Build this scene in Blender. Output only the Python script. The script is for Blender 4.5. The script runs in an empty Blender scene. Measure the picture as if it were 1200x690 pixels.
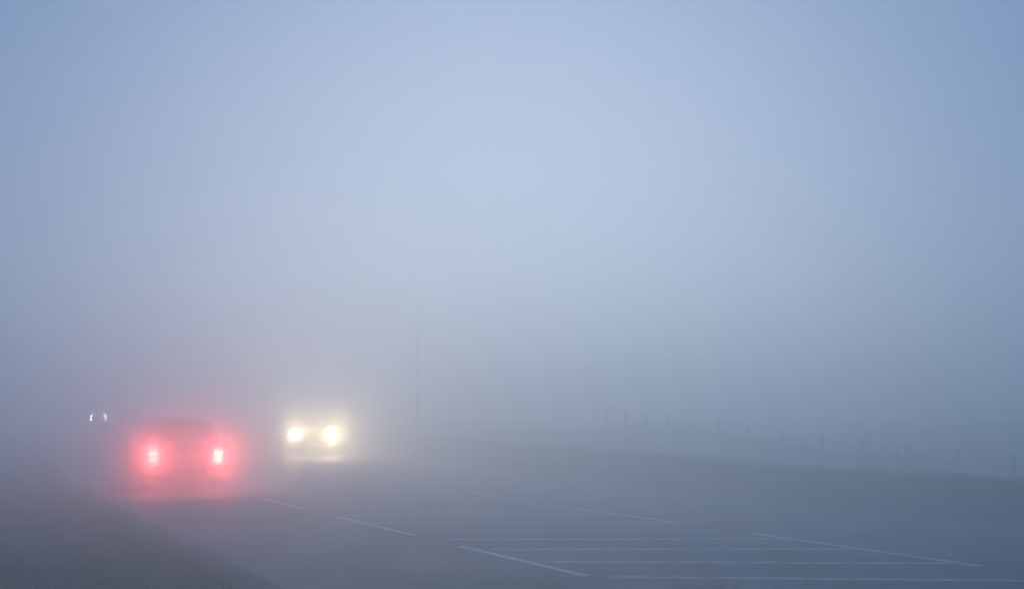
import bpy, bmesh, math, random
import numpy as np
from mathutils import Vector, Matrix, noise as mnoise

S = bpy.context.scene
COL = S.collection
R = math.radians

# ---------------------------------------------------------------- camera
CAM_H = 1.6
cam_d = bpy.data.cameras.new("camera")
cam_d.sensor_width = 36.0
cam_d.lens = 45.6
cam_d.clip_start = 0.05
cam_d.clip_end = 3000
cam = bpy.data.objects.new("camera", cam_d)
cam.location = (0, 0, CAM_H)
PITCH = math.atan(155 / 1520)
cam.rotation_euler = (R(90) + PITCH, 0, 0)
COL.objects.link(cam)
S.camera = cam

# ---------------------------------------------------------------- world and sun
SUN_EL, SUN_ROT = R(10.5), R(0)
SKY_STRENGTH = 0.05
SKY_TINT = (0.05, 0.07, 0.10)          # fog takes the warmth out of the low sun
OVERCAST = (0.060, 0.198, 0.440)     # pale blue light of a fog-covered sky
OVER_STRENGTH = 1.0
GLOW = (0.070, 0.160, 0.380)
w = bpy.data.worlds.new("World")
S.world = w
w.use_nodes = True
nt = w.node_tree
nt.nodes.clear()
out = nt.nodes.new("ShaderNodeOutputWorld")
sky = nt.nodes.new("ShaderNodeTexSky")
sky.sky_type = 'NISHITA'
sky.sun_disc = False
sky.sun_elevation = SUN_EL
sky.sun_rotation = SUN_ROT
sky.air_density = 1.0
sky.dust_density = 1.0
bg1 = nt.nodes.new("ShaderNodeBackground")
bg1.inputs['Strength'].default_value = SKY_STRENGTH
tint = nt.nodes.new("ShaderNodeVectorMath"); tint.operation = 'MULTIPLY'
tint.inputs[1].default_value = SKY_TINT
nt.links.new(sky.outputs[0], tint.inputs[0])
nt.links.new(tint.outputs[0], bg1.inputs[0])
# even overcast light, a little brighter round the hidden sun
geo = nt.nodes.new("ShaderNodeTexCoord")
dot = nt.nodes.new("ShaderNodeVectorMath"); dot.operation = 'DOT_PRODUCT'
dot.inputs[1].default_value = (0, math.cos(SUN_EL), math.sin(SUN_EL))
nrm = nt.nodes.new("ShaderNodeVectorMath"); nrm.operation = 'NORMALIZE'
nt.links.new(geo.outputs['Generated'], nrm.inputs[0])
nt.links.new(nrm.outputs[0], dot.inputs[0])
mr = nt.nodes.new("ShaderNodeMapRange")
mr.interpolation_type = 'SMOOTHERSTEP'
mr.inputs['From Min'].default_value = math.cos(R(40))
mr.inputs['From Max'].default_value = 1.0
nt.links.new(dot.outputs['Value'], mr.inputs['Value'])
mixc = nt.nodes.new("ShaderNodeMix"); mixc.data_type = 'RGBA'
mixc.inputs['A'].default_value = (*OVERCAST, 1)
mixc.inputs['B'].default_value = (*GLOW, 1)
nt.links.new(mr.outputs[0], mixc.inputs['Factor'])
bg2 = nt.nodes.new("ShaderNodeBackground")
bg2.inputs['Strength'].default_value = OVER_STRENGTH
nt.links.new(mixc.outputs['Result'], bg2.inputs[0])
add = nt.nodes.new("ShaderNodeAddShader")
nt.links.new(bg1.outputs[0], add.inputs[0])
nt.links.new(bg2.outputs[0], add.inputs[1])
nt.links.new(add.outputs[0], out.inputs[0])

sun_d = bpy.data.lights.new("sun", 'SUN')
sun_d.energy = 0.84
sun_d.angle = R(30)
sun_d.color = (0.76, 0.80, 0.79)
sun = bpy.data.objects.new("sun", sun_d)
sd = Vector((0, math.cos(SUN_EL), math.sin(SUN_EL)))
sun.rotation_euler = sd.to_track_quat('Z', 'Y').to_euler()
sun.location = (0, 60, 40)
COL.objects.link(sun)

vs = S.view_settings
vs.view_transform = 'Standard'
vs.look = 'None'
vs.exposure = 0.0
vs.gamma = 1.0
vs.use_curve_mapping = False
S.cycles.use_denoising = True
S.cycles.use_adaptive_sampling = False
S.cycles.volume_bounces = 10
S.cycles.max_bounces = 14
S.cycles.sample_clamp_indirect = 4.0
HAZE_DENSITY = 0.046
HAZE_G = 0.76
# lamp powers, all in watts
TAIL_W, HEAD_W = 240, 1020
HALO_MIST_RED, HALO_MIST_HEAD = 0.30, 0.028  # densities of the mist added round the lamps to shape their halos

# ---------------------------------------------------------------- helpers
def mat(name, base, rough=0.6, metal=0.0, vary=0.0, scale=8.0, bump=0.0, bscale=60.0, emit=None, estr=0.0, spec=0.5, coat=0.0, second=None):
    m = bpy.data.materials.new(name)
    m.use_nodes = True
    n = m.node_tree
    b = n.nodes['Principled BSDF']
    b.inputs['Base Color'].default_value = (*base, 1)
    b.inputs['Roughness'].default_value = rough
    b.inputs['Metallic'].default_value = metal
    b.inputs['Specular IOR Level'].default_value = spec
    b.inputs['Coat Weight'].default_value = coat
    tc = n.nodes.new("ShaderNodeTexCoord")
    if vary or second:
        t = n.nodes.new("ShaderNodeTexNoise")
        t.inputs['Scale'].default_value = scale
        t.inputs['Detail'].default_value = 6
        t.inputs['Roughness'].default_value = 0.62
        n.links.new(tc.outputs['Object'], t.inputs['Vector'])
        cr = n.nodes.new("ShaderNodeValToRGB")
        lo = second if second else tuple(c * (1 - vary) for c in base)
        hi = base if second else tuple(min(1, c * (1 + vary)) for c in base)
        cr.color_ramp.elements[0].position = 0.35
        cr.color_ramp.elements[1].position = 0.65
        cr.color_ramp.elements[0].color = (*lo, 1)
        cr.color_ramp.elements[1].color = (*hi, 1)
        n.links.new(t.outputs['Fac'], cr.inputs['Fac'])
        n.links.new(cr.outputs['Color'], b.inputs['Base Color'])
    if bump:
        t2 = n.nodes.new("ShaderNodeTexNoise")
        t2.inputs['Scale'].default_value = bscale
        t2.inputs['Detail'].default_value = 4
        n.links.new(tc.outputs['Object'], t2.inputs['Vector'])
        bp = n.nodes.new("ShaderNodeBump")
        bp.inputs['Strength'].default_value = bump
        bp.inputs['Distance'].default_value = 0.02
        n.links.new(t2.outputs['Fac'], bp.inputs['Height'])
        n.links.new(bp.outputs['Normal'], b.inputs['Normal'])
    if emit:
        b.inputs['Emission Color'].default_value = (*emit, 1)
        b.inputs['Emission Strength'].default_value = estr
    return m

M = dict(
    asphalt=mat("wet_asphalt", (0.055, 0.070, 0.100), 0.55, vary=0.22, scale=0.9, bump=0.5, bscale=45, spec=0.30),
    paint_line=mat("lane_line_paint", (0.74, 0.75, 0.76), 0.6, scale=4, second=(0.30, 0.31, 0.32)),
    paint=mat("worn_road_paint", (0.58, 0.59, 0.60), 0.6, scale=5, second=(0.13, 0.13, 0.14)),
    soil=mat("grass_soil", (0.095, 0.100, 0.055), 0.95, scale=0.8, second=(0.045, 0.046, 0.030), bump=0.6, bscale=20),
    grass=mat("verge_grass", (0.12, 0.145, 0.055), 0.8, scale=0.7, second=(0.055, 0.068, 0.030)),
    dry=mat("dry_grass", (0.28, 0.30, 0.07), 0.8, scale=0.5, second=(0.10, 0.12, 0.045)),
    dirt=mat("edge_dirt", (0.055, 0.048, 0.040), 0.9, vary=0.3, scale=5, bump=0.8, bscale=30),
    wet_dirt=mat("wet_black_dirt", (0.022, 0.021, 0.019), 0.8, vary=0.3, scale=3, bump=0.6, bscale=25),
    wood=mat("weathered_post_wood", (0.035, 0.030, 0.026), 0.9, vary=0.3, scale=14, bump=0.4),
    wire=mat("fence_wire", (0.3, 0.3, 0.31), 0.5, metal=0.9),
    steel=mat("pole_steel", (0.30, 0.31, 0.32), 0.6, metal=0.3, vary=0.15, scale=3),
    paint_dark=mat("light_grey_car_paint", (0.26, 0.26, 0.27), 0.3, metal=0.2, coat=0.8, vary=0.15, scale=2),
    paint_silver=mat("silver_car_paint", (0.30, 0.31, 0.33), 0.3, metal=0.5, coat=0.8, vary=0.08, scale=2),
    paint_blue=mat("blue_car_paint", (0.05, 0.08, 0.15), 0.3, metal=0.2, coat=0.8, vary=0.1, scale=2),
    plastic=mat("black_plastic", (0.025, 0.025, 0.027), 0.55, vary=0.1),
    rubber=mat("tyre_rubber", (0.02, 0.02, 0.021), 0.85, vary=0.2, scale=20),
    alloy=mat("wheel_alloy", (0.45, 0.46, 0.48), 0.35, metal=0.9, vary=0.08),
    chrome=mat("bright_trim", (0.65, 0.66, 0.68), 0.25, metal=0.9, vary=0.05),
    glass=mat("tinted_glass", (0.012, 0.014, 0.016), 0.08, vary=0.1, spec=0.7),
    plate=mat("number_plate", (0.6, 0.58, 0.45), 0.5, vary=0.1),
    lens_red=mat("red_lens", (0.25, 0.01, 0.012), 0.25, vary=0.1, emit=(1.0, 0.05, 0.04), estr=2.0),
    lens_clear=mat("clear_lens", (0.6, 0.62, 0.65), 0.15, vary=0.05),
    brake=mat("lit_brake_lamp", (0.4, 0.02, 0.02), 0.3, vary=0.05, emit=(1.0, 0.45, 0.09), estr=15.0),
    brake_low=mat("lit_tail_lamp", (0.4, 0.02, 0.02), 0.3, vary=0.05, emit=(1.0, 0.30, 0.22), estr=18.0),
    head=mat("lit_headlamp", (0.9, 0.9, 0.85), 0.2, vary=0.02, emit=(1.0, 0.98, 0.90), estr=5.0),
    head_far=mat("lit_far_headlamp", (0.9, 0.9, 0.9), 0.2, vary=0.02, emit=(0.97, 0.98, 1.0), estr=85.0),
    white=mat("white_marker_plastic", (0.75, 0.75, 0.75), 0.4, vary=0.1),
    reflector=mat("reflector", (0.9, 0.9, 0.9), 0.1, metal=0.6, vary=0.03),
)

def link(name, me, m, parent=None, smooth=False):
    me.materials.append(m) if m else None
    if smooth:
        me.polygons.foreach_set("use_smooth", [True] * len(me.polygons))
    o = bpy.data.objects.new(name, me)
    COL.objects.link(o)
    if parent:
        o.parent = parent
    return o

def mesh(name, v, f):
    me = bpy.data.meshes.new(name)
    me.from_pydata(v, [], f)
    me.update()
    return me

def from_bm(name, bm, m, parent=None, smooth=False):
    me = bpy.data.meshes.new(name)
    bmesh.ops.recalc_face_normals(bm, faces=bm.faces)
    bm.to_mesh(me)
    bm.free()
    return link(name, me, m, parent, smooth)

def box(bm, x0, x1, y0, y1, z0, z1, bev=0.0):
    r = bmesh.ops.create_cube(bm, size=1)
    bmesh.ops.scale(bm, vec=(x1 - x0, y1 - y0, z1 - z0), verts=r['verts'])
    bmesh.ops.translate(bm, vec=((x0 + x1) / 2, (y0 + y1) / 2, (z0 + z1) / 2), verts=r['verts'])
    if bev:
        es = list({e for v in r['verts'] for e in v.link_edges})
        bmesh.ops.bevel(bm, geom=es, offset=bev, segments=2, affect='EDGES', profile=0.6)

def lathe(bm, prof, n=24, axis='Y', origin=(0, 0, 0)):
    """prof: list of (radius, along)"""
    rings = []
    for r, a in prof:
        ring = []
        for i in range(n):
            t = 2 * math.pi * i / n
            c, s = r * math.cos(t), r * math.sin(t)
            p = {'Y': (c, a, s), 'Z': (c, s, a), 'X': (a, c, s)}[axis]
            ring.append(bm.verts.new([p[k] + origin[k] for k in range(3)]))
        rings.append(ring)
    for a, b in zip(rings, rings[1:]):
        for i in range(n):
            bm.faces.new((a[i], a[(i + 1) % n], b[(i + 1) % n], b[i]))
    bm.faces.new(rings[0][::-1])
    bm.faces.new(rings[-1])

def thing(name, label, cat, loc, rz=0, group=None):
    o = bpy.data.objects.new(name, None)
    COL.objects.link(o)
    o.location = loc
    o.rotation_euler = (0, 0, rz)
    o.empty_display_size = 0.3
    o['label'] = label
    o['category'] = cat
    if group:
        o['group'] = group
    return o

def tag(o, label, cat, group=None):
    o['label'] = label
    o['category'] = cat
    if group:
        o['group'] = group

# ---------------------------------------------------------------- terrain
# The road runs away to the left: lateral coordinate t = x + K*y
K = 0.425
T_LEFT, T_MED_L, T_RIGHT = 3.16, 6.76, 17.1
def t_med_r(y):
    return 11.75 + 0.035 * (min(max(y, 5), 60) - 15)
def softplus(v, k=2.5):
    return k * math.log1p(math.exp(max(-30, min(30, v / k))))
def smooth(a, b, v):
    u = max(0.0, min(1.0, (v - a) / (b - a)))
    return u * u * (3 - 2 * u)
def rise(y):
    return 0.026 * softplus(y - 32) - 0.0085 * softplus(y - 55) - 0.0170 * softplus(y - 150, 8)
def height(x, y):
    t = x + K * y
    z = rise(y)
    # the left verge stands a little above the road
    z += 0.07 * (1 - smooth(2.5, 3.1, t))
    z += 0.10 * (1 - smooth(-6, 2.6, t)) 
    # right verge: low crest, then a field that climbs beside the fence
    z += 0.36 * smooth(T_RIGHT + 0.1, 20.5, t) * (1 - smooth(21.2, 26, t))
    f = smooth(21.5, 31, t)
    target = -0.30 + 0.068 * (y - 40)
    target = max(-0.55, target if target < 1.2 else 1.2 + 2.2 * (1 - math.exp(-(target - 1.2) / 2.2)))
    z += f * (target - z) * (1 - smooth(75, 110, y)) if y > 0 else 0
    if t > 21.5 and y > 50:
        z += smooth(21.5, 34, t) * smooth(50, 85, y) * 1.5 * mnoise.noise(Vector((x * 0.045, y * 0.045, 3)))
    if t < T_LEFT - 0.1 or t > T_RIGHT + 0.1:
        q = min(1.0, max(T_LEFT - t, t - T_RIGHT) / 2)
        z += q * 0.05 * mnoise.noise(Vector((x * 0.35, y * 0.35, 0)))
    return z

# ground sheet
def graded(lo, hi, fine_lo, fine_hi, step, grow=1.18):
    a = list(np.arange(fine_lo, fine_hi + 1e-6, step))
    s, v = step, fine_hi
    while v < hi:
        s *= grow
        v = min(hi, v + s)
        a.append(v)
    s, v = step, fine_lo
    while v > lo:
        s *= grow
        v = max(lo, v - s)
        a.insert(0, v)
    return a
ts = graded(-330, 330, -6, 36, 0.45)
ys = graded(-60, 300, 4, 75, 0.6)
verts, faces = [], []
for y in ys:
    for t in ts:
        x = t - K * y
        z = height(x, y)
        if T_LEFT - 0.1 < t < T_RIGHT + 0.1:
            z -= 0.03
        verts.append((x, y, z))
nx = len(ts)
for j in range(len(ys) - 1):
    for i in range(nx - 1):
        a = j * nx + i
        faces.append((a, a + 1, a + nx + 1, a + nx))
ground = link("ground", mesh("ground", verts, faces), M['soil'], smooth=True)
ground['kind'] = 'structure'
GZMIN = min(v[2] for v in verts)

# road sheet
def ragged(y, seed, amp):
    return amp * mnoise.noise(Vector((y * 0.6, seed, 0))) + amp * 0.5 * mnoise.noise(Vector((y * 2.3, seed + 5, 0)))
rys = graded(-55, 290, 6, 70, 0.35)
verts, faces = [], []
RN = 30
for y in rys:
    l = T_LEFT + ragged(y, 3.3, 0.11)
    r = T_RIGHT + ragged(y, 8.3, 0.16)
    for i in range(RN + 1):
        t = l + (r - l) * i / RN
        x = t - K * y
        verts.append((x, y, rise(y) + 0.02))
for j in range(len(rys) - 1):
    for i in range(RN):
        a = j * (RN + 1) + i
        faces.append((a, a + 1, a + RN + 2, a + RN + 1))
road = link("road", mesh("road", verts, faces), M['asphalt'], smooth=True)
road['kind'] = 'structure'

# strip of dirt and dead grass along the left edge, standing a few centimetres proud
verts, faces = [], []
dys = graded(-50, 200, 6, 60, 0.3)
prof = [(0.06, 0.0), (0.0, 0.045), (-0.12, 0.075), (-0.34, 0.085), (-0.48, 0.06)]
for y in dys:
    o = ragged(y, 3.3, 0.11)
    for (dt, dz) in prof:
        t = T_LEFT + o + dt + (ragged(y, 20 + dt, 0.05) if dt < -0.1 else 0)
        verts.append((t - K * y, y, rise(y) + 0.022 + dz + 0.4 * abs(ragged(y, 11 + dt, 0.04))))
n = len(prof)
for j in range(len(dys) - 1):
    for i in range(n - 1):
        a = j * n + i
        faces.append((a + 1, a, a + n, a + n + 1))
kerb = link("verge_edge", mesh("verge_edge", verts, faces), M['dirt'], smooth=True)
kerb['kind'] = 'structure'

# strip of wet black dirt where the road meets the right verge
verts, faces = [], []
for y in dys:
    o = ragged(y, 8.3, 0.16)
    for (dt, dz) in ((-0.05, -0.004), (0.15, 0.02), (0.9, 0.05), (1.9 + ragged(y, 31, .5), 0.05)):
        t = T_RIGHT + o + dt
        verts.append((t - K * y, y, max(rise(y) + 0.022, height(t - K * y, y) + .012) + dz * .6))
for j in range(len(dys) - 1):
    for i in range(3):
        a = j * 4 + i
        faces.append((a, a + 1, a + 5, a + 4))
gutter = link("gutter", mesh("gutter", verts, faces), M['wet_dirt'], smooth=True)
gutter['kind'] = 'structure'

# painted markings: every dash and every hatch stripe a piece of its own
def strip(p0, p1, width, name, steps=10):
    """p0,p1 = (x,y) on the road"""
    a, b = Vector(p0), Vector(p1)
    d = (b - a).normalized()
    nrm_ = Vector((-d.y, d.x)) * width / 2
    v, f = [], []
    for i in range(steps + 1):
        q = a.lerp(b, i / steps)
        wob = 1 + 0.12 * mnoise.noise(Vector((q.x * 3, q.y * 3, 1)))
        for s in (1, -1):
            p = q + nrm_ * s * wob
            v.append((p.x, p.y, rise(p.y) + 0.0245))
    for i in range(steps):
        f.append((2 * i, 2 * i + 1, 2 * i + 3, 2 * i + 2))
    me = mesh(name, v, f)
    o = link(name, me, M['paint_line' if name == 'lane_dash' else 'paint'], road)
    return o
left = [(7.0, 10.9), (14.05, 17.55), (19.3, 23.3), (25.2, 29.0)]
y = 31.2
while y < 75:
    left.append((y, y + 3.7)); y += 5.9
for a, b in left:
    strip((T_MED_L - K * a, a), (T_MED_L - K * b, b), 0.11, "lane_dash")
right = [(8.8, 12.8), (15.05, 19.6), (21.2, 25.5), (27.9, 31.7)]
y = 33.9
while y < 75:
    right.append((y, y + 3.8)); y += 6.1
for a, b in right:
    strip((t_med_r(a) - K * a, a), (t_med_r(b) - K * b, b), 0.12, "lane_dash")
hatch = [9.9, 11.2, 12.55, 13.98, 15.5, 17.05, 18.55, 20.1, 21.7, 23.55, 25.4, 27.1]
y = 28.8
while y < 60:
    hatch.append(y); y += 1.7
for i, d in enumerate(hatch):
    slant = {12.55: -0.65, 13.98: -0.42, 15.5: -0.15, 17.05: 0.03}.get(d, 0.10 if d > 17 else -0.8)
    tl, tr = T_MED_L + 0.22, t_med_r(d) - 0.16
    strip((tl - K * d, d), (tr - K * (d + slant), d + slant), 0.19, "hatch_stripe")

# ---------------------------------------------------------------- car builder
def interp(tab, x):
    if x <= tab[0][0]:
        return tab[0][1]
    for (a, va), (b, vb) in zip(tab, tab[1:]):
        if x <= b:
            u = (x - a) / (b - a)
            return va + (vb - va) * u
    return tab[-1][1]

def section(c, x):
    """half section (y>=0) of the body at x, from the floor up to the roof centre"""
    w_ = interp(c['half_width'], x)
    zb = interp(c['floor'], x)
    zh = interp(c['belt'], x)
    zt = max(interp(c['roof'], x), zh + 0.02)
    wr = interp(c['roof_width'], x) * w_
    for wx in c['wheels']:
        d = abs(x - wx)
        rr = c['wheel_r'] + 0.06
        if d < rr:
            zb = max(zb, c['wheel_r'] + math.sqrt(rr * rr - d * d))
    zs = max(zb + 0.05, 0.32)
    mid = max(zs + 0.03, zs + (zh - zs) * 0.55)
    k = (zt - zh) / (c['height'] - 0.9)
    return [(0, zb), (w_ * 0.80, zb), (w_ * 0.965, zb + 0.01), (w_, zs + 0.02), (w_ * 1.0, mid), (w_ * 0.975, zh - 0.03),
            (w_ * 0.955, zh), (wr, zt - 0.05 * min(1, max(k, .1))), (wr * 0.86, zt), (0, zt + 0.02)]

def surf(c, x, v):
    """point on the side window face: v=0 belt, v=1 roof rail"""
    s = section(c, x)
    a, b = s[6], s[7]
    return (x, a[0] + (b[0] - a[0]) * v, a[1] + (b[1] - a[1]) * v)

def build_car(c, paint, label, loc, rz, group=None):
    root = thing("car", label, "car", loc, rz, group)
    L = c['length']
    xs = set(np.linspace(-L / 2, L / 2, 26).round(3).tolist())
    for wx in c['wheels']:
        rr = c['wheel_r'] + 0.06
        for a in np.linspace(-1, 1, 11):
            xs.add(round(wx + rr * math.sin(a * math.pi / 2), 3))
        xs.add(round(wx - rr - 0.004, 3)); xs.add(round(wx + rr + 0.004, 3))
    xs = sorted(xs)
    bm = bmesh.new()
    rings = []
    for x in xs:
        s = section(c, x)
        pts = [(x, -p[0], p[1]) for p in s[::-1]] + [(x, p[0], p[1]) for p in s[1:-1]]
        rings.append([bm.verts.new(p) for p in pts])
    n = len(rings[0])
    for a, b in zip(rings, rings[1:]):
        for i in range(n):
            bm.faces.new((a[i], b[i], b[(i + 1) % n], a[(i + 1) % n]))
    bm.faces.new(rings[0]); bm.faces.new(rings[-1][::-1])
    body = from_bm("body", bm, paint, root, True)
    # windows
    for x0, x1 in c['side_windows']:
        for s in (1, -1):
            v = []
            for u in np.linspace(0, 1, 6):
                for vv in (0.08, 0.92):
                    x = x0 + (x1 - x0) * u
                    if vv > 0.5:
                        x = x0 + c['lean'] + (x1 - x0 - c['lean'] * 1.2) * u if (x0, x1) == c['side_windows'][0] else x
                        if (x0, x1) == c['side_windows'][-1]:
                            x = x0 + (x1 - x0 - 0.42) * u
                    p = surf(c, x, vv)
                    v.append((p[0], s * (p[1] + 0.008), p[2] + 0.002))
            f = [(2 * i, 2 * i + 1, 2 * i + 3, 2 * i + 2) for i in range(5)]
            link("side_window", mesh("side_window", v, f), M['glass'], root)
    for nm, xa, xb, up in (("windscreen", *c['windscreen'], 1), ("rear_window", *c['rear_window'], -1)):
        v = []
        for u in np.linspace(0.06, 0.92, 5):
            x = xa + (xb - xa) * u
            s = section(c, x)
            zt = s[8][1]; hw = s[8][0]
            for q in np.linspace(-1, 1, 7):
                v.append((x + up * 0.012, hw * q * 0.98, zt + 0.02 * (1 - abs(q)) + 0.012))
        f = [(j * 7 + i, j * 7 + i + 1, j * 7 + i + 8, j * 7 + i + 7) for j in range(4) for i in range(6)]
        link(nm, mesh(nm, v, f), M['glass'], root, True)
    # wheels
    tyre_me = rim_me = None
    hw = max(v for _, v in c['half_width'])
    for wx in c['wheels']:
        for s in (1, -1):
            if tyre_me is None:
                r = c['wheel_r']
                b2 = bmesh.new()
                lathe(b2, [(r * .62, -.10), (r * .93, -.11), (r, -.085), (r, .085), (r * .93, .11), (r * .62, .10)], 32)
                t_o = from_bm("tyre", b2, M['rubber'], None, False); tyre_me = t_o.data
                b2 = bmesh.new()
                lathe(b2, [(r * .60, .02), (r * .64, .102), (r * .58, .104), (r * .55, .06)], 32)
                lathe(b2, [(r * .15, .05), (r * .14, .104)], 16)
                for k in range(5):
                    a = 2 * math.pi * k / 5
                    pre = set(b2.verts)
                    box(b2, r * .1, r * .60, .055, .095, -.028, .028, .006)
                    nv = [q for q in b2.verts if q not in pre]
                    bmesh.ops.rotate(b2, verts=nv, cent=(0, 0, 0), matrix=Matrix.Rotation(a, 3, 'Y'))
                r_o = from_bm("rim", b2, M['alloy'], None, False); rim_me = r_o.data
            else:
                t_o = bpy.data.objects.new("tyre", tyre_me); COL.objects.link(t_o)
                r_o = bpy.data.objects.new("rim", rim_me); COL.objects.link(r_o)
            t_o.name = "wheel"
            t_o.parent = root
            t_o.location = (wx, s * (hw - 0.12), c['wheel_r'])
            if s < 0:
                t_o.rotation_euler = (0, 0, math.pi)
            r_o.parent = t_o
    # bumpers, grille, plates
    e = L / 2
    fw = interp(c['half_width'], e)
    bm = bmesh.new(); box(bm, e - 0.10, e + 0.05, -fw * .95, fw * .95, .24, .50, .04)
    from_bm("front_bumper", bm, M['plastic'], root)
    bm = bmesh.new(); box(bm, -e - 0.07, -e + 0.10, -fw * .98, fw * .98, c['bump'] - .26, c['bump'], .04)
    rb = from_bm("rear_bumper", bm, M['plastic'], root)
    bm = bmesh.new(); box(bm, -e - 0.084, -e + 0.01, -fw * .72, fw * .72, c['bump'] - .055, c['bump'] + 0.004, .006)
    from_bm("bumper_trim", bm, M['chrome'], rb)
    bm = bmesh.new()
    for i in range(4):
        box(bm, e - 0.02, e + 0.03, -.38, .38, .53 + i * .045, .555 + i * .045, .004)
    from_bm("grille", bm, M['chrome'], root)
    for x0, z in ((e + 0.052, .36), (-e - 0.032, c['bump'] + 0.20)):
        bm = bmesh.new(); box(bm, x0 - 0.008, x0 + 0.012, -.26, .26, z - .055, z + .055, .003)
        from_bm("number_plate", bm, M['plate'], root)
    for s in (1, -1):
        bm = bmesh.new()
        x = c['mirror_x']
        box(bm, x - .08, x + .06, s * (hw + .14) - .10, s * (hw + .14) + .10, c['belt_mid'], c['belt_mid'] + .16, .03)
        box(bm, x - .02, x + .03, min(s * (hw - .10), s * (hw + .08)), max(s * (hw - .10), s * (hw + .08)), c['belt_mid'] + .01, c['belt_mid'] + .05)
        from_bm("wing_mirror", bm, paint, root)
        for dx in c['handles']:
            bm = bmesh.new(); box(bm, dx - .09, dx + .09, s * hw - .02, s * hw + .03, c['belt_mid'] - .10, c['belt_mid'] - .07, .008)
            from_bm("door_handle", bm, M['chrome'], root)
    # thin door seams on both flanks
    for s in (1, -1):
        for dx in c['seams']:
            bm = bmesh.new(); box(bm, dx - .005, dx + .005, s * hw - .03, s * hw + .003, .38, c['belt_mid'] - .06)
            from_bm("door_seam", bm, M['plastic'], root)
    # wiper, exhaust
    bm = bmesh.new(); lathe(bm, [(.035, -e - .06), (.035, -e + .2)], 14, 'X', (0, -fw * .55, .23))
    from_bm("exhaust_pipe", bm, M['chrome'], root)
    # head and tail lamps
    for s in (1, -1):
        bm = bmesh.new(); box(bm, e - .22, e + .020, s * c['lamp_y'] - .13, s * c['lamp_y'] + .13, c['lamp_z'] - .085, c['lamp_z'] + .085, .03)
        hl = from_bm("headlight", bm, M['lens_clear'], root)
        if c['lamps'] in ('front', 'far'):
            bm = bmesh.new(); lathe(bm, [(c['lens_r'], e + .012), (c['lens_r'], e + .026), (c['lens_r'] * .65, e + .034)], 20, 'X', (0, s * c['lamp_y'], c['lamp_z']))
            from_bm("bulb_lens", bm, M['head'] if c['lamps'] == 'front' else M['head_far'], hl)
        bm = bmesh.new(); fr = .085 if c['lamps'] == 'far' else .055; lathe(bm, [(fr, e + .03), (fr, e + .056), (fr * .6, e + .060)], 16, 'X', (0, s * (c['lamp_y'] - c['fog_in']), c['fog_z']))
        fg = from_bm("fog_light", bm, M['head_far'] if c['lamps'] == 'far' else M['lens_clear'], root)
        ty, tz = c['tail_y'], c['tail_z']
        bm = bmesh.new(); box(bm, -e - .015, -e + .22, s * ty - .12, s * ty + .12, tz - .27, tz + .12, .025)
        tl = from_bm("taillight", bm, M['lens_red'] if c['lamps'] == 'rear' else mat_dead_red, root)
        if c['lamps'] == 'rear':
            bm = bmesh.new(); box(bm, -e - .024, -e - .010, s * ty - .09, s * ty + .09, tz - .022, tz + .028, .004)
            from_bm("brake_lamp", bm, M['brake'], tl)
            bm = bmesh.new(); box(bm, -e - .024, -e - .010, s * ty - .085, s * ty + .085, tz - .175, tz - .130, .004)
            from_bm("tail_lamp", bm, M['brake_low'], tl)
    return root

def road_streaks():
    """long tracks worn along the driving direction, and coarse grain"""
    n = M['asphalt'].node_tree
    b = n.nodes['Principled BSDF']
    old = b.inputs['Base Color'].links[0].from_socket
    mp = n.nodes.new("ShaderNodeMapping")
    mp.inputs['Rotation'].default_value = (0, 0, -math.atan(K))
    mp.inputs['Scale'].default_value = (1.1, 0.035, 1)
    n.links.new(n.nodes['Texture Coordinate'].outputs['Object'], mp.inputs['Vector'])
    t = n.nodes.new("ShaderNodeTexNoise"); t.inputs['Scale'].default_value = 1.0; t.inputs['Detail'].default_value = 3
    n.links.new(mp.outputs[0], t.inputs['Vector'])
    m1 = n.nodes.new("ShaderNodeMapRange"); m1.inputs['From Min'].default_value = .3; m1.inputs['From Max'].default_value = .7
    m1.inputs['To Min'].default_value = .55; m1.inputs['To Max'].default_value = 1.5
    n.links.new(t.outputs['Fac'], m1.inputs['Value'])
    g = n.nodes.new("ShaderNodeTexNoise"); g.inputs['Scale'].default_value = 22; g.inputs['Detail'].default_value = 3
    n.links.new(n.nodes['Texture Coordinate'].outputs['Object'], g.inputs['Vector'])
    m2 = n.nodes.new("ShaderNodeMapRange"); m2.inputs['From Min'].default_value = .35; m2.inputs['From Max'].default_value = .65
    m2.inputs['To Min'].default_value = .5; m2.inputs['To Max'].default_value = 1.6
    n.links.new(g.outputs['Fac'], m2.inputs['Value'])
    mu = n.nodes.new("ShaderNodeMath"); mu.operation = 'MULTIPLY'
    n.links.new(m1.outputs[0], mu.inputs[0]); n.links.new(m2.outputs[0], mu.inputs[1])
    v = n.nodes.new("ShaderNodeVectorMath"); v.operation = 'SCALE'
    n.links.new(old, v.inputs[0]); n.links.new(mu.outputs[0], v.inputs['Scale'])
    n.links.new(v.outputs[0], b.inputs['Base Color'])
road_streaks()
# rain-wet patches: the asphalt's gloss varies from place to place
n = M['asphalt'].node_tree
tw = n.nodes.new("ShaderNodeTexNoise"); tw.inputs['Scale'].default_value = 0.35; tw.inputs['Detail'].default_value = 5
n.links.new(n.nodes['Texture Coordinate'].outputs['Object'], tw.inputs['Vector'])
rw = n.nodes.new("ShaderNodeMapRange")
rw.inputs['From Min'].default_value = 0.35; rw.inputs['From Max'].default_value = 0.65
rw.inputs['To Min'].default_value = 0.58; rw.inputs['To Max'].default_value = 0.70
n.links.new(tw.outputs['Fac'], rw.inputs['Value'])
n.links.new(rw.outputs[0], n.nodes['Principled BSDF'].inputs['Roughness'])
mat_dead_red = mat("unlit_red_lens", (0.2, 0.01, 0.012), 0.25, vary=0.1)

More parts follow.
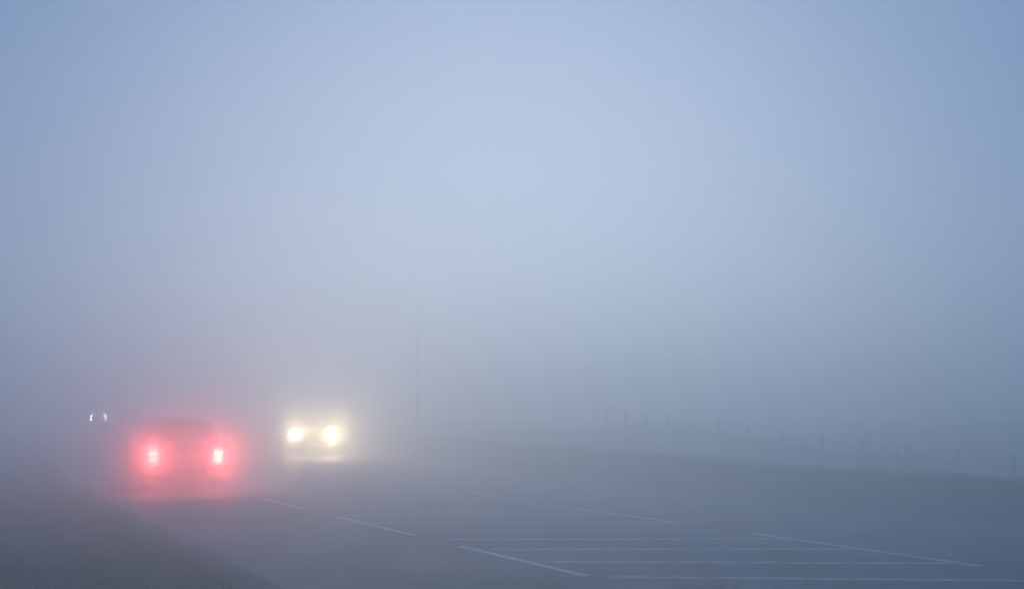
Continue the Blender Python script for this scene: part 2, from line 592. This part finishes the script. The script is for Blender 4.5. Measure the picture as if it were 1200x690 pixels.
def lamp_light(root, x, y, z, power, color, aim, cone, blend=1.0):
    d = bpy.data.lights.new("lamp_beam", 'SPOT')
    d.energy = power
    d.color = color
    d.spot_size = R(cone)
    d.spot_blend = blend
    d.shadow_soft_size = 0.0
    o = bpy.data.objects.new("lamp_beam", d)
    COL.objects.link(o)
    o.parent = root
    o.location = (x, y, z)
    o.rotation_euler = Vector(aim).normalized().to_track_quat('-Z', 'Y').to_euler()
    return o

HEADING = math.atan2(1, -K)           # angle of the road direction from +X
suv = dict(lens_r=.09, length=4.6, height=1.76, wheels=(-1.42, 1.38), wheel_r=0.36,
    half_width=[(-2.3, .885), (-2.15, .91), (-1.8, .925), (1.6, .925), (2.1, .87), (2.3, .76)],
    floor=[(-2.3, .42), (-2.1, .30), (2.1, .28), (2.3, .36)],
    belt=[(-2.3, .98), (-2.2, 1.05), (0.6, 1.02), (1.2, 1.0), (2.1, .86), (2.3, .66)],
    roof=[(-2.3, .98), (-2.22, 1.10), (-1.98, 1.66), (-1.7, 1.73), (-0.6, 1.76), (0.2, 1.72), (1.15, 1.03), (2.1, .88), (2.3, .68)],
    roof_width=[(-2.3, .84), (-1.98, .76), (0.2, .74), (1.15, .86), (2.3, .8)],
    side_windows=[(-2.02, -1.15), (-1.10, -0.15), (-0.10, 0.95)], lean=0.10,
    windscreen=(1.13, 0.22), rear_window=(-2.22, -1.97), mirror_x=0.75, belt_mid=1.0,
    handles=(-0.9, 0.05), seams=(-1.12, -0.12, 0.95), bump=0.60,
    lamp_y=.62, lamp_z=.78, tail_y=.765, tail_z=.89, fog_z=.36, fog_in=.02, lamps='rear')
hatchb = dict(lens_r=.09, length=4.3, height=1.62, wheels=(-1.32, 1.30), wheel_r=0.33,
    half_width=[(-2.15, .80), (-2.0, .86), (-1.6, .90), (1.4, .90), (1.95, .895), (2.15, .87)],
    floor=[(-2.15, .36), (-1.95, .24), (1.95, .22), (2.15, .30)],
    belt=[(-2.15, .92), (-2.05, .98), (0.6, .96), (1.1, .95), (1.95, .85), (2.15, .66)],
    roof=[(-2.15, .92), (-2.05, 1.04), (-1.75, 1.46), (-1.5, 1.56), (-0.5, 1.62), (0.2, 1.57), (1.2, .97), (1.95, .87), (2.15, .68)],
    roof_width=[(-2.15, .82), (-1.75, .74), (0.2, .74), (1.2, .86), (2.15, .8)],
    side_windows=[(-1.75, -1.05), (-1.0, -0.12), (-0.07, 0.95)], lean=0.12,
    windscreen=(1.18, 0.22), rear_window=(-2.04, -1.72), mirror_x=0.72, belt_mid=.93,
    handles=(-0.85, 0.05), seams=(-1.02, -0.10, 0.93), bump=0.55,
    lamp_y=.745, lamp_z=.78, tail_y=.74, tail_z=.9, fog_z=.36, fog_in=.02, lamps='front')

fx, fy = math.cos(HEADING), math.sin(HEADING)
def placed(px, depth, L, toward):
    """centre of a car whose visible end stands at (px, depth)"""
    s = 1 if toward < 0 else -1
    return (px + s * fx * L / 2, depth + s * fy * L / 2)
# car driving away, its rear 31 m off
rx, ry = -7.79, 31.2
cx, cy = rx + fx * 2.3, ry + fy * 2.3
red = build_car(suv, M['paint_dark'], "car driving away in the fog with glowing red tail lights", (cx, cy, rise(cy) + 0.022), HEADING, "cars on the foggy road")
for s in (1, -1):
    for dz, q in ((.0, .6), (-.155, .4)):      # one for each lit bar
        lamp_light(red, -2.3 - .10, s * .765, .89 + dz, TAIL_W * q, (1.0, .105, .09), (-1, 0, -.08), 172, .35)
# oncoming car, its front 51 m off
ox, oy = -7.85, 51.0
cx, cy = ox + fx * 2.15, oy + fy * 2.15
onc = build_car(hatchb, M['paint_silver'], "oncoming car with bright white headlights glaring through the fog", (cx, cy, rise(cy) + 0.022), HEADING + math.pi, "cars on the foggy road")
for s in (1, -1):
    lamp_light(onc, 2.15 + .10, s * .745, .78, HEAD_W, (1.0, .79, .47), (1, 0, -.12), 92)
# far oncoming car
hb2 = dict(hatchb); hb2['lamps'] = 'far'; hb2['lens_r'] = .10; hb2['fog_z'] = .86; hb2['fog_in'] = -.07; hb2['lamp_y'] = .42; hb2['lamp_z'] = 1.13
hb2['belt'] = [(-2.15, 1.12), (0.6, 1.20), (1.1, 1.20), (1.95, 1.18), (2.15, 1.10)]
hb2['roof'] = [(-2.15, 1.15), (-2.0, 1.95), (0.6, 2.0), (1.15, 1.95), (1.75, 1.26), (1.95, 1.2), (2.15, 1.12)]
hb2['height'] = 2.0; hb2['windscreen'] = (1.74, 1.18); hb2['rear_window'] = (-2.14, -2.02); hb2['belt_mid'] = 1.18
hx, hy = -27.93, 88.0
cx, cy = hx + fx * 2.15, hy + fy * 2.15
far = build_car(hb2, M['paint_blue'], "farthest vehicle, showing only four tiny pale front lights at the far left", (cx, cy, rise(cy) + 0.022), HEADING + math.pi, "cars on the foggy road")

def volume_mat(name, density):
    m = bpy.data.materials.new(name); m.use_nodes = True
    n = m.node_tree; n.nodes.clear()
    o = n.nodes.new("ShaderNodeOutputMaterial")
    p = n.nodes.new("ShaderNodeVolumePrincipled")
    p.inputs['Color'].default_value = (0.994, 0.998, 1.0, 1)
    p.inputs['Density'].default_value = density
    p.inputs['Anisotropy'].default_value = HAZE_G
    n.links.new(p.outputs[0], o.inputs['Volume'])
    m.cycles.volume_sampling = 'EQUIANGULAR'
    return m

# extra mist added round the lamps: keeps their glow close and veils the cars
def add_mist(center, dims, rz, density, label):
    bm = bmesh.new()
    bmesh.ops.create_icosphere(bm, subdivisions=4, radius=1.0)
    for v in bm.verts:
        k = 1 + 0.10 * mnoise.noise(v.co * 1.7)
        v.co = Vector((v.co.x * dims[0] * k, v.co.y * dims[1] * k, max(v.co.z * dims[2] * k, -center[2] + rise(center[1]) - 0.1)))
    o = from_bm("added_halo_mist", bm, volume_mat("halo_mist", density))
    o.location = center; o.rotation_euler = (0, 0, rz)
    o['kind'] = 'stuff'; o['label'] = label
    return o
zc = rise(ry)
for k, (d, q) in enumerate((((3.8, 2.75, 2.1), .5), ((2.8, 2.2, 1.5), .5))):
    add_mist((rx + fx * .3, ry + fy * .3, zc + .85), d, HEADING, HALO_MIST_RED * q, "added patch of thicker mist holding the red glow behind the car driving away")

zc = rise(oy)
for k, (d, q) in enumerate((((6.5, 4.2, 2.6), .5), ((4.0, 3.0, 1.8), .5))):
    add_mist((ox - fx * 2, oy - fy * 2, zc + .7), d, HEADING, HALO_MIST_HEAD * q, "added patch of thin mist holding the cream glow of the oncoming headlights")

# ---------------------------------------------------------------- fence on the right
fence = thing("wire_fence", "fence of uneven wooden posts along the grassy bank on the right", "fence", (15.3, 40, height(15.3, 40)))
fo = Vector(fence.location)
posts = [(1310, 545, 5), (1245, 539, 3), (1183, 532, 5), (1120, 526, 3), (1062, 520, 6), (1049, 521, 2), (1013, 502, 1.6), (1009, 513, 3),
         (960, 508, 3), (942, 511, 2.2), (916, 504, 3), (875, 499, 3.4), (840, 493, 4), (808, 491, 3.4), (782, 486, 3.4), (757, 483, 3), (733, 480, 3), (712, 477, 3)]
rnd = random.Random(4)
tops = []
for px, ytop, wpx in posts:
    d = 31.86 / ((px - 600) / 1520 + .414)
    x = (px - 600) / 1520 * d
    ztop = CAM_H - (ytop - 500) / 1520 * d
    g = height(x, d)
    hgt = max(0.6, ztop - g) + 0.35
    rad = wpx / 2 / 1520 * d * 1.35
    me_r = max(0.03, rad)
    bm = bmesh.new()
    n = 9
    prof = [(me_r * 1.05, -0.35), (me_r * 1.02, hgt * .3), (me_r * .97, hgt * .7), (me_r * .95, hgt - 0.37), (me_r * .7, hgt - 0.35)]
    lathe(bm, prof, n, 'Z')
    for v in bm.verts:
        k = 1 + 0.12 * mnoise.noise(Vector((v.co.x * 20, v.co.y * 20, v.co.z * 3 + px)))
        v.co.x *= k; v.co.y *= k
        v.co.z += 0.03 * v.co.x / me_r if v.co.z > 0.5 else 0
    p = from_bm("post", bm, M['wood'], fence)
    p.location = Vector((x, d, g)) - fo
    p.rotation_euler = (R(rnd.uniform(-2, 2)), R(rnd.uniform(-2.5, 2.5)), rnd.uniform(0, 3))
    if wpx >= 3:
        tops.append((x, d, g, hgt - .35))
for frac in (0.28, 0.55, 0.84):
    v, f = [], []
    for (a, b) in zip(tops, tops[1:]):
        for i in range(6):
            u = i / 6
            q = [a[k] + (b[k] - a[k]) * u for k in range(3)]
            hh = (a[3] + (b[3] - a[3]) * u) * frac - 0.08 * u * (1 - u)
            v += [(q[0] - fo.x, q[1] - .06 - fo.y, q[2] + hh - .004 - fo.z), (q[0] + .004 - fo.x, q[1] - .06 - fo.y, q[2] + hh + .002 - fo.z), (q[0] - fo.x, q[1] - .052 - fo.y, q[2] + hh + .002 - fo.z)]
    for i in range(len(v) // 3 - 1):
        for k in range(3):
            f.append((3 * i + k, 3 * i + (k + 1) % 3, 3 * i + 3 + (k + 1) % 3, 3 * i + 3 + k))
    link("wire", mesh("wire", v, f), M['wire'], fence)

# ---------------------------------------------------------------- tall pole behind the road
pd = 58.0
pxx = (490 - 600) / 1520 * pd
pz = height(pxx, pd)
pole = thing("tall_pole", "tall thin grey pole fading into the fog right of the headlights", "pole", (pxx, pd, pz))
bm = bmesh.new(); lathe(bm, [(.11, -.3), (.09, 1.8), (.05, 1.85), (.03, 7.6), (.02, 7.65)], 16, 'Z')
from_bm("shaft", bm, M['steel'], pole, True)
bm = bmesh.new(); box(bm, -.2, .2, -.2, .2, -.1, .05, .02); lathe(bm, [(.13, .05), (.12, .25)], 16, 'Z')
from_bm("base", bm, M['steel'], pole)

# small reflector marker on the hatched island beside the oncoming car
md = 46.0
mx = (304 - 600) / 1520 * md
mk = thing("marker_post", "small white marker post with reflectors left of the bright headlights", "marker post", (mx, md, rise(md) + .02))
bm = bmesh.new(); box(bm, -.055, .055, -.025, .025, 0, .62, .012)
from_bm("post", bm, M['white'], mk)
for zz in (.54, .42):
    bm = bmesh.new(); lathe(bm, [(.035, -.035), (.037, -.026)], 14, 'Y', (0, 0, zz))
    from_bm("reflector", bm, M['reflector'], mk)
bm = bmesh.new(); box(bm, -.13, .13, -.09, .09, -.01, .05, .015)
from_bm("base", bm, M['plastic'], mk)

# ---------------------------------------------------------------- grass
def grass(name, n, region, hgt, wid, m, seed, clump=0.5):
    rg = np.random.default_rng(seed)
    v = np.zeros((n, 3, 3), dtype=np.float32)
    k = 0
    while k < n:
        t, y = region(rg)
        x = t - K * y
        c = mnoise.noise(Vector((x * 0.9, y * 0.9, seed))) * .5 + .5
        if rg.random() > (1 - clump) + clump * c * 1.6:
            continue
        h = hgt * (0.5 + c) * rg.uniform(.5, 1.2)
        a = rg.uniform(0, math.pi)
        z = height(x, y) - 0.01
        dx, dy = math.cos(a) * wid / 2, math.sin(a) * wid / 2
        lx, ly = rg.normal(0, .4) * h, rg.normal(0, .4) * h
        v[k] = ((x - dx, y - dy, z), (x + dx, y + dy, z), (x + lx, y + ly, z + h))
        k += 1
    me = bpy.data.meshes.new(name)
    me.vertices.add(n * 3)
    me.vertices.foreach_set("co", v.reshape(-1))
    me.loops.add(n * 3)
    me.loops.foreach_set("vertex_index", np.arange(n * 3, dtype=np.int32))
    me.polygons.add(n)
    me.polygons.foreach_set("loop_start", np.arange(0, n * 3, 3, dtype=np.int32))
    me.update(calc_edges=True)
    o = link(name, me, m)
    o['kind'] = 'stuff'
    return o
def reg_left(rg):
    y = 8 + 30 * rg.random() ** 1.6
    return T_LEFT - 0.12 - (abs(rg.normal(0, 2.4)) if rg.random() < .5 else rg.random() * 8), y
def reg_right(rg):
    y = 17 + 48 * rg.random() ** 0.8
    return T_RIGHT + 0.1 + 11 * rg.random(), y
def reg_crest(rg):
    y = 24 + 40 * rg.random()
    return 20.5 + rg.normal(0, .8), y
g1 = grass("grass", 110000, reg_left, .085, .010, M['grass'], 1)
g2 = grass("grass", 90000, reg_right, .11, .014, M['grass'], 2)
def reg_weeds(rg):
    y = 41 + 22 * rg.random()
    k = round(y / 1.9) * 1.9 + rg.normal(0, .22)
    return 15.3 + .414 * 40 - .414 * k + K * k - .5 + rg.normal(0, .25), k
g4 = grass("weeds", 5000, reg_weeds, .75, .035, M['grass'], 5, .9)
tag(g4, "ragged tall weeds growing along the fence line", "weeds")
g3 = grass("grass", 52000, reg_crest, .24, .026, M['dry'], 3, .8)
tag(g1, "short dark grass on the verge in the lower left corner", "grass")
tag(g2, "rough grass on the verge beyond the right edge of the road", "grass")
tag(g3, "yellowish taller grass along the crest below the fence posts", "grass")

# ---------------------------------------------------------------- haze
zt, zb = 8.6, GZMIN - 1.0
bm = bmesh.new(); box(bm, -520, 480, -80, 320, zb, zt)
hm = bpy.data.materials.new("fog_air"); hm.use_nodes = True
hn = hm.node_tree; hn.nodes.clear()
ho = hn.nodes.new("ShaderNodeOutputMaterial")
pv = hn.nodes.new("ShaderNodeVolumePrincipled")
pv.inputs['Color'].default_value = (0.994, 0.998, 1.0, 1)
pv.inputs['Density'].default_value = HAZE_DENSITY
pv.inputs['Anisotropy'].default_value = HAZE_G
hn.links.new(pv.outputs[0], ho.inputs['Volume'])
hm.cycles.volume_sampling = 'EQUIANGULAR'
haze = from_bm("haze", bm, hm)
haze['kind'] = 'stuff'
haze['label'] = "dense blue grey fog lying over the whole road"
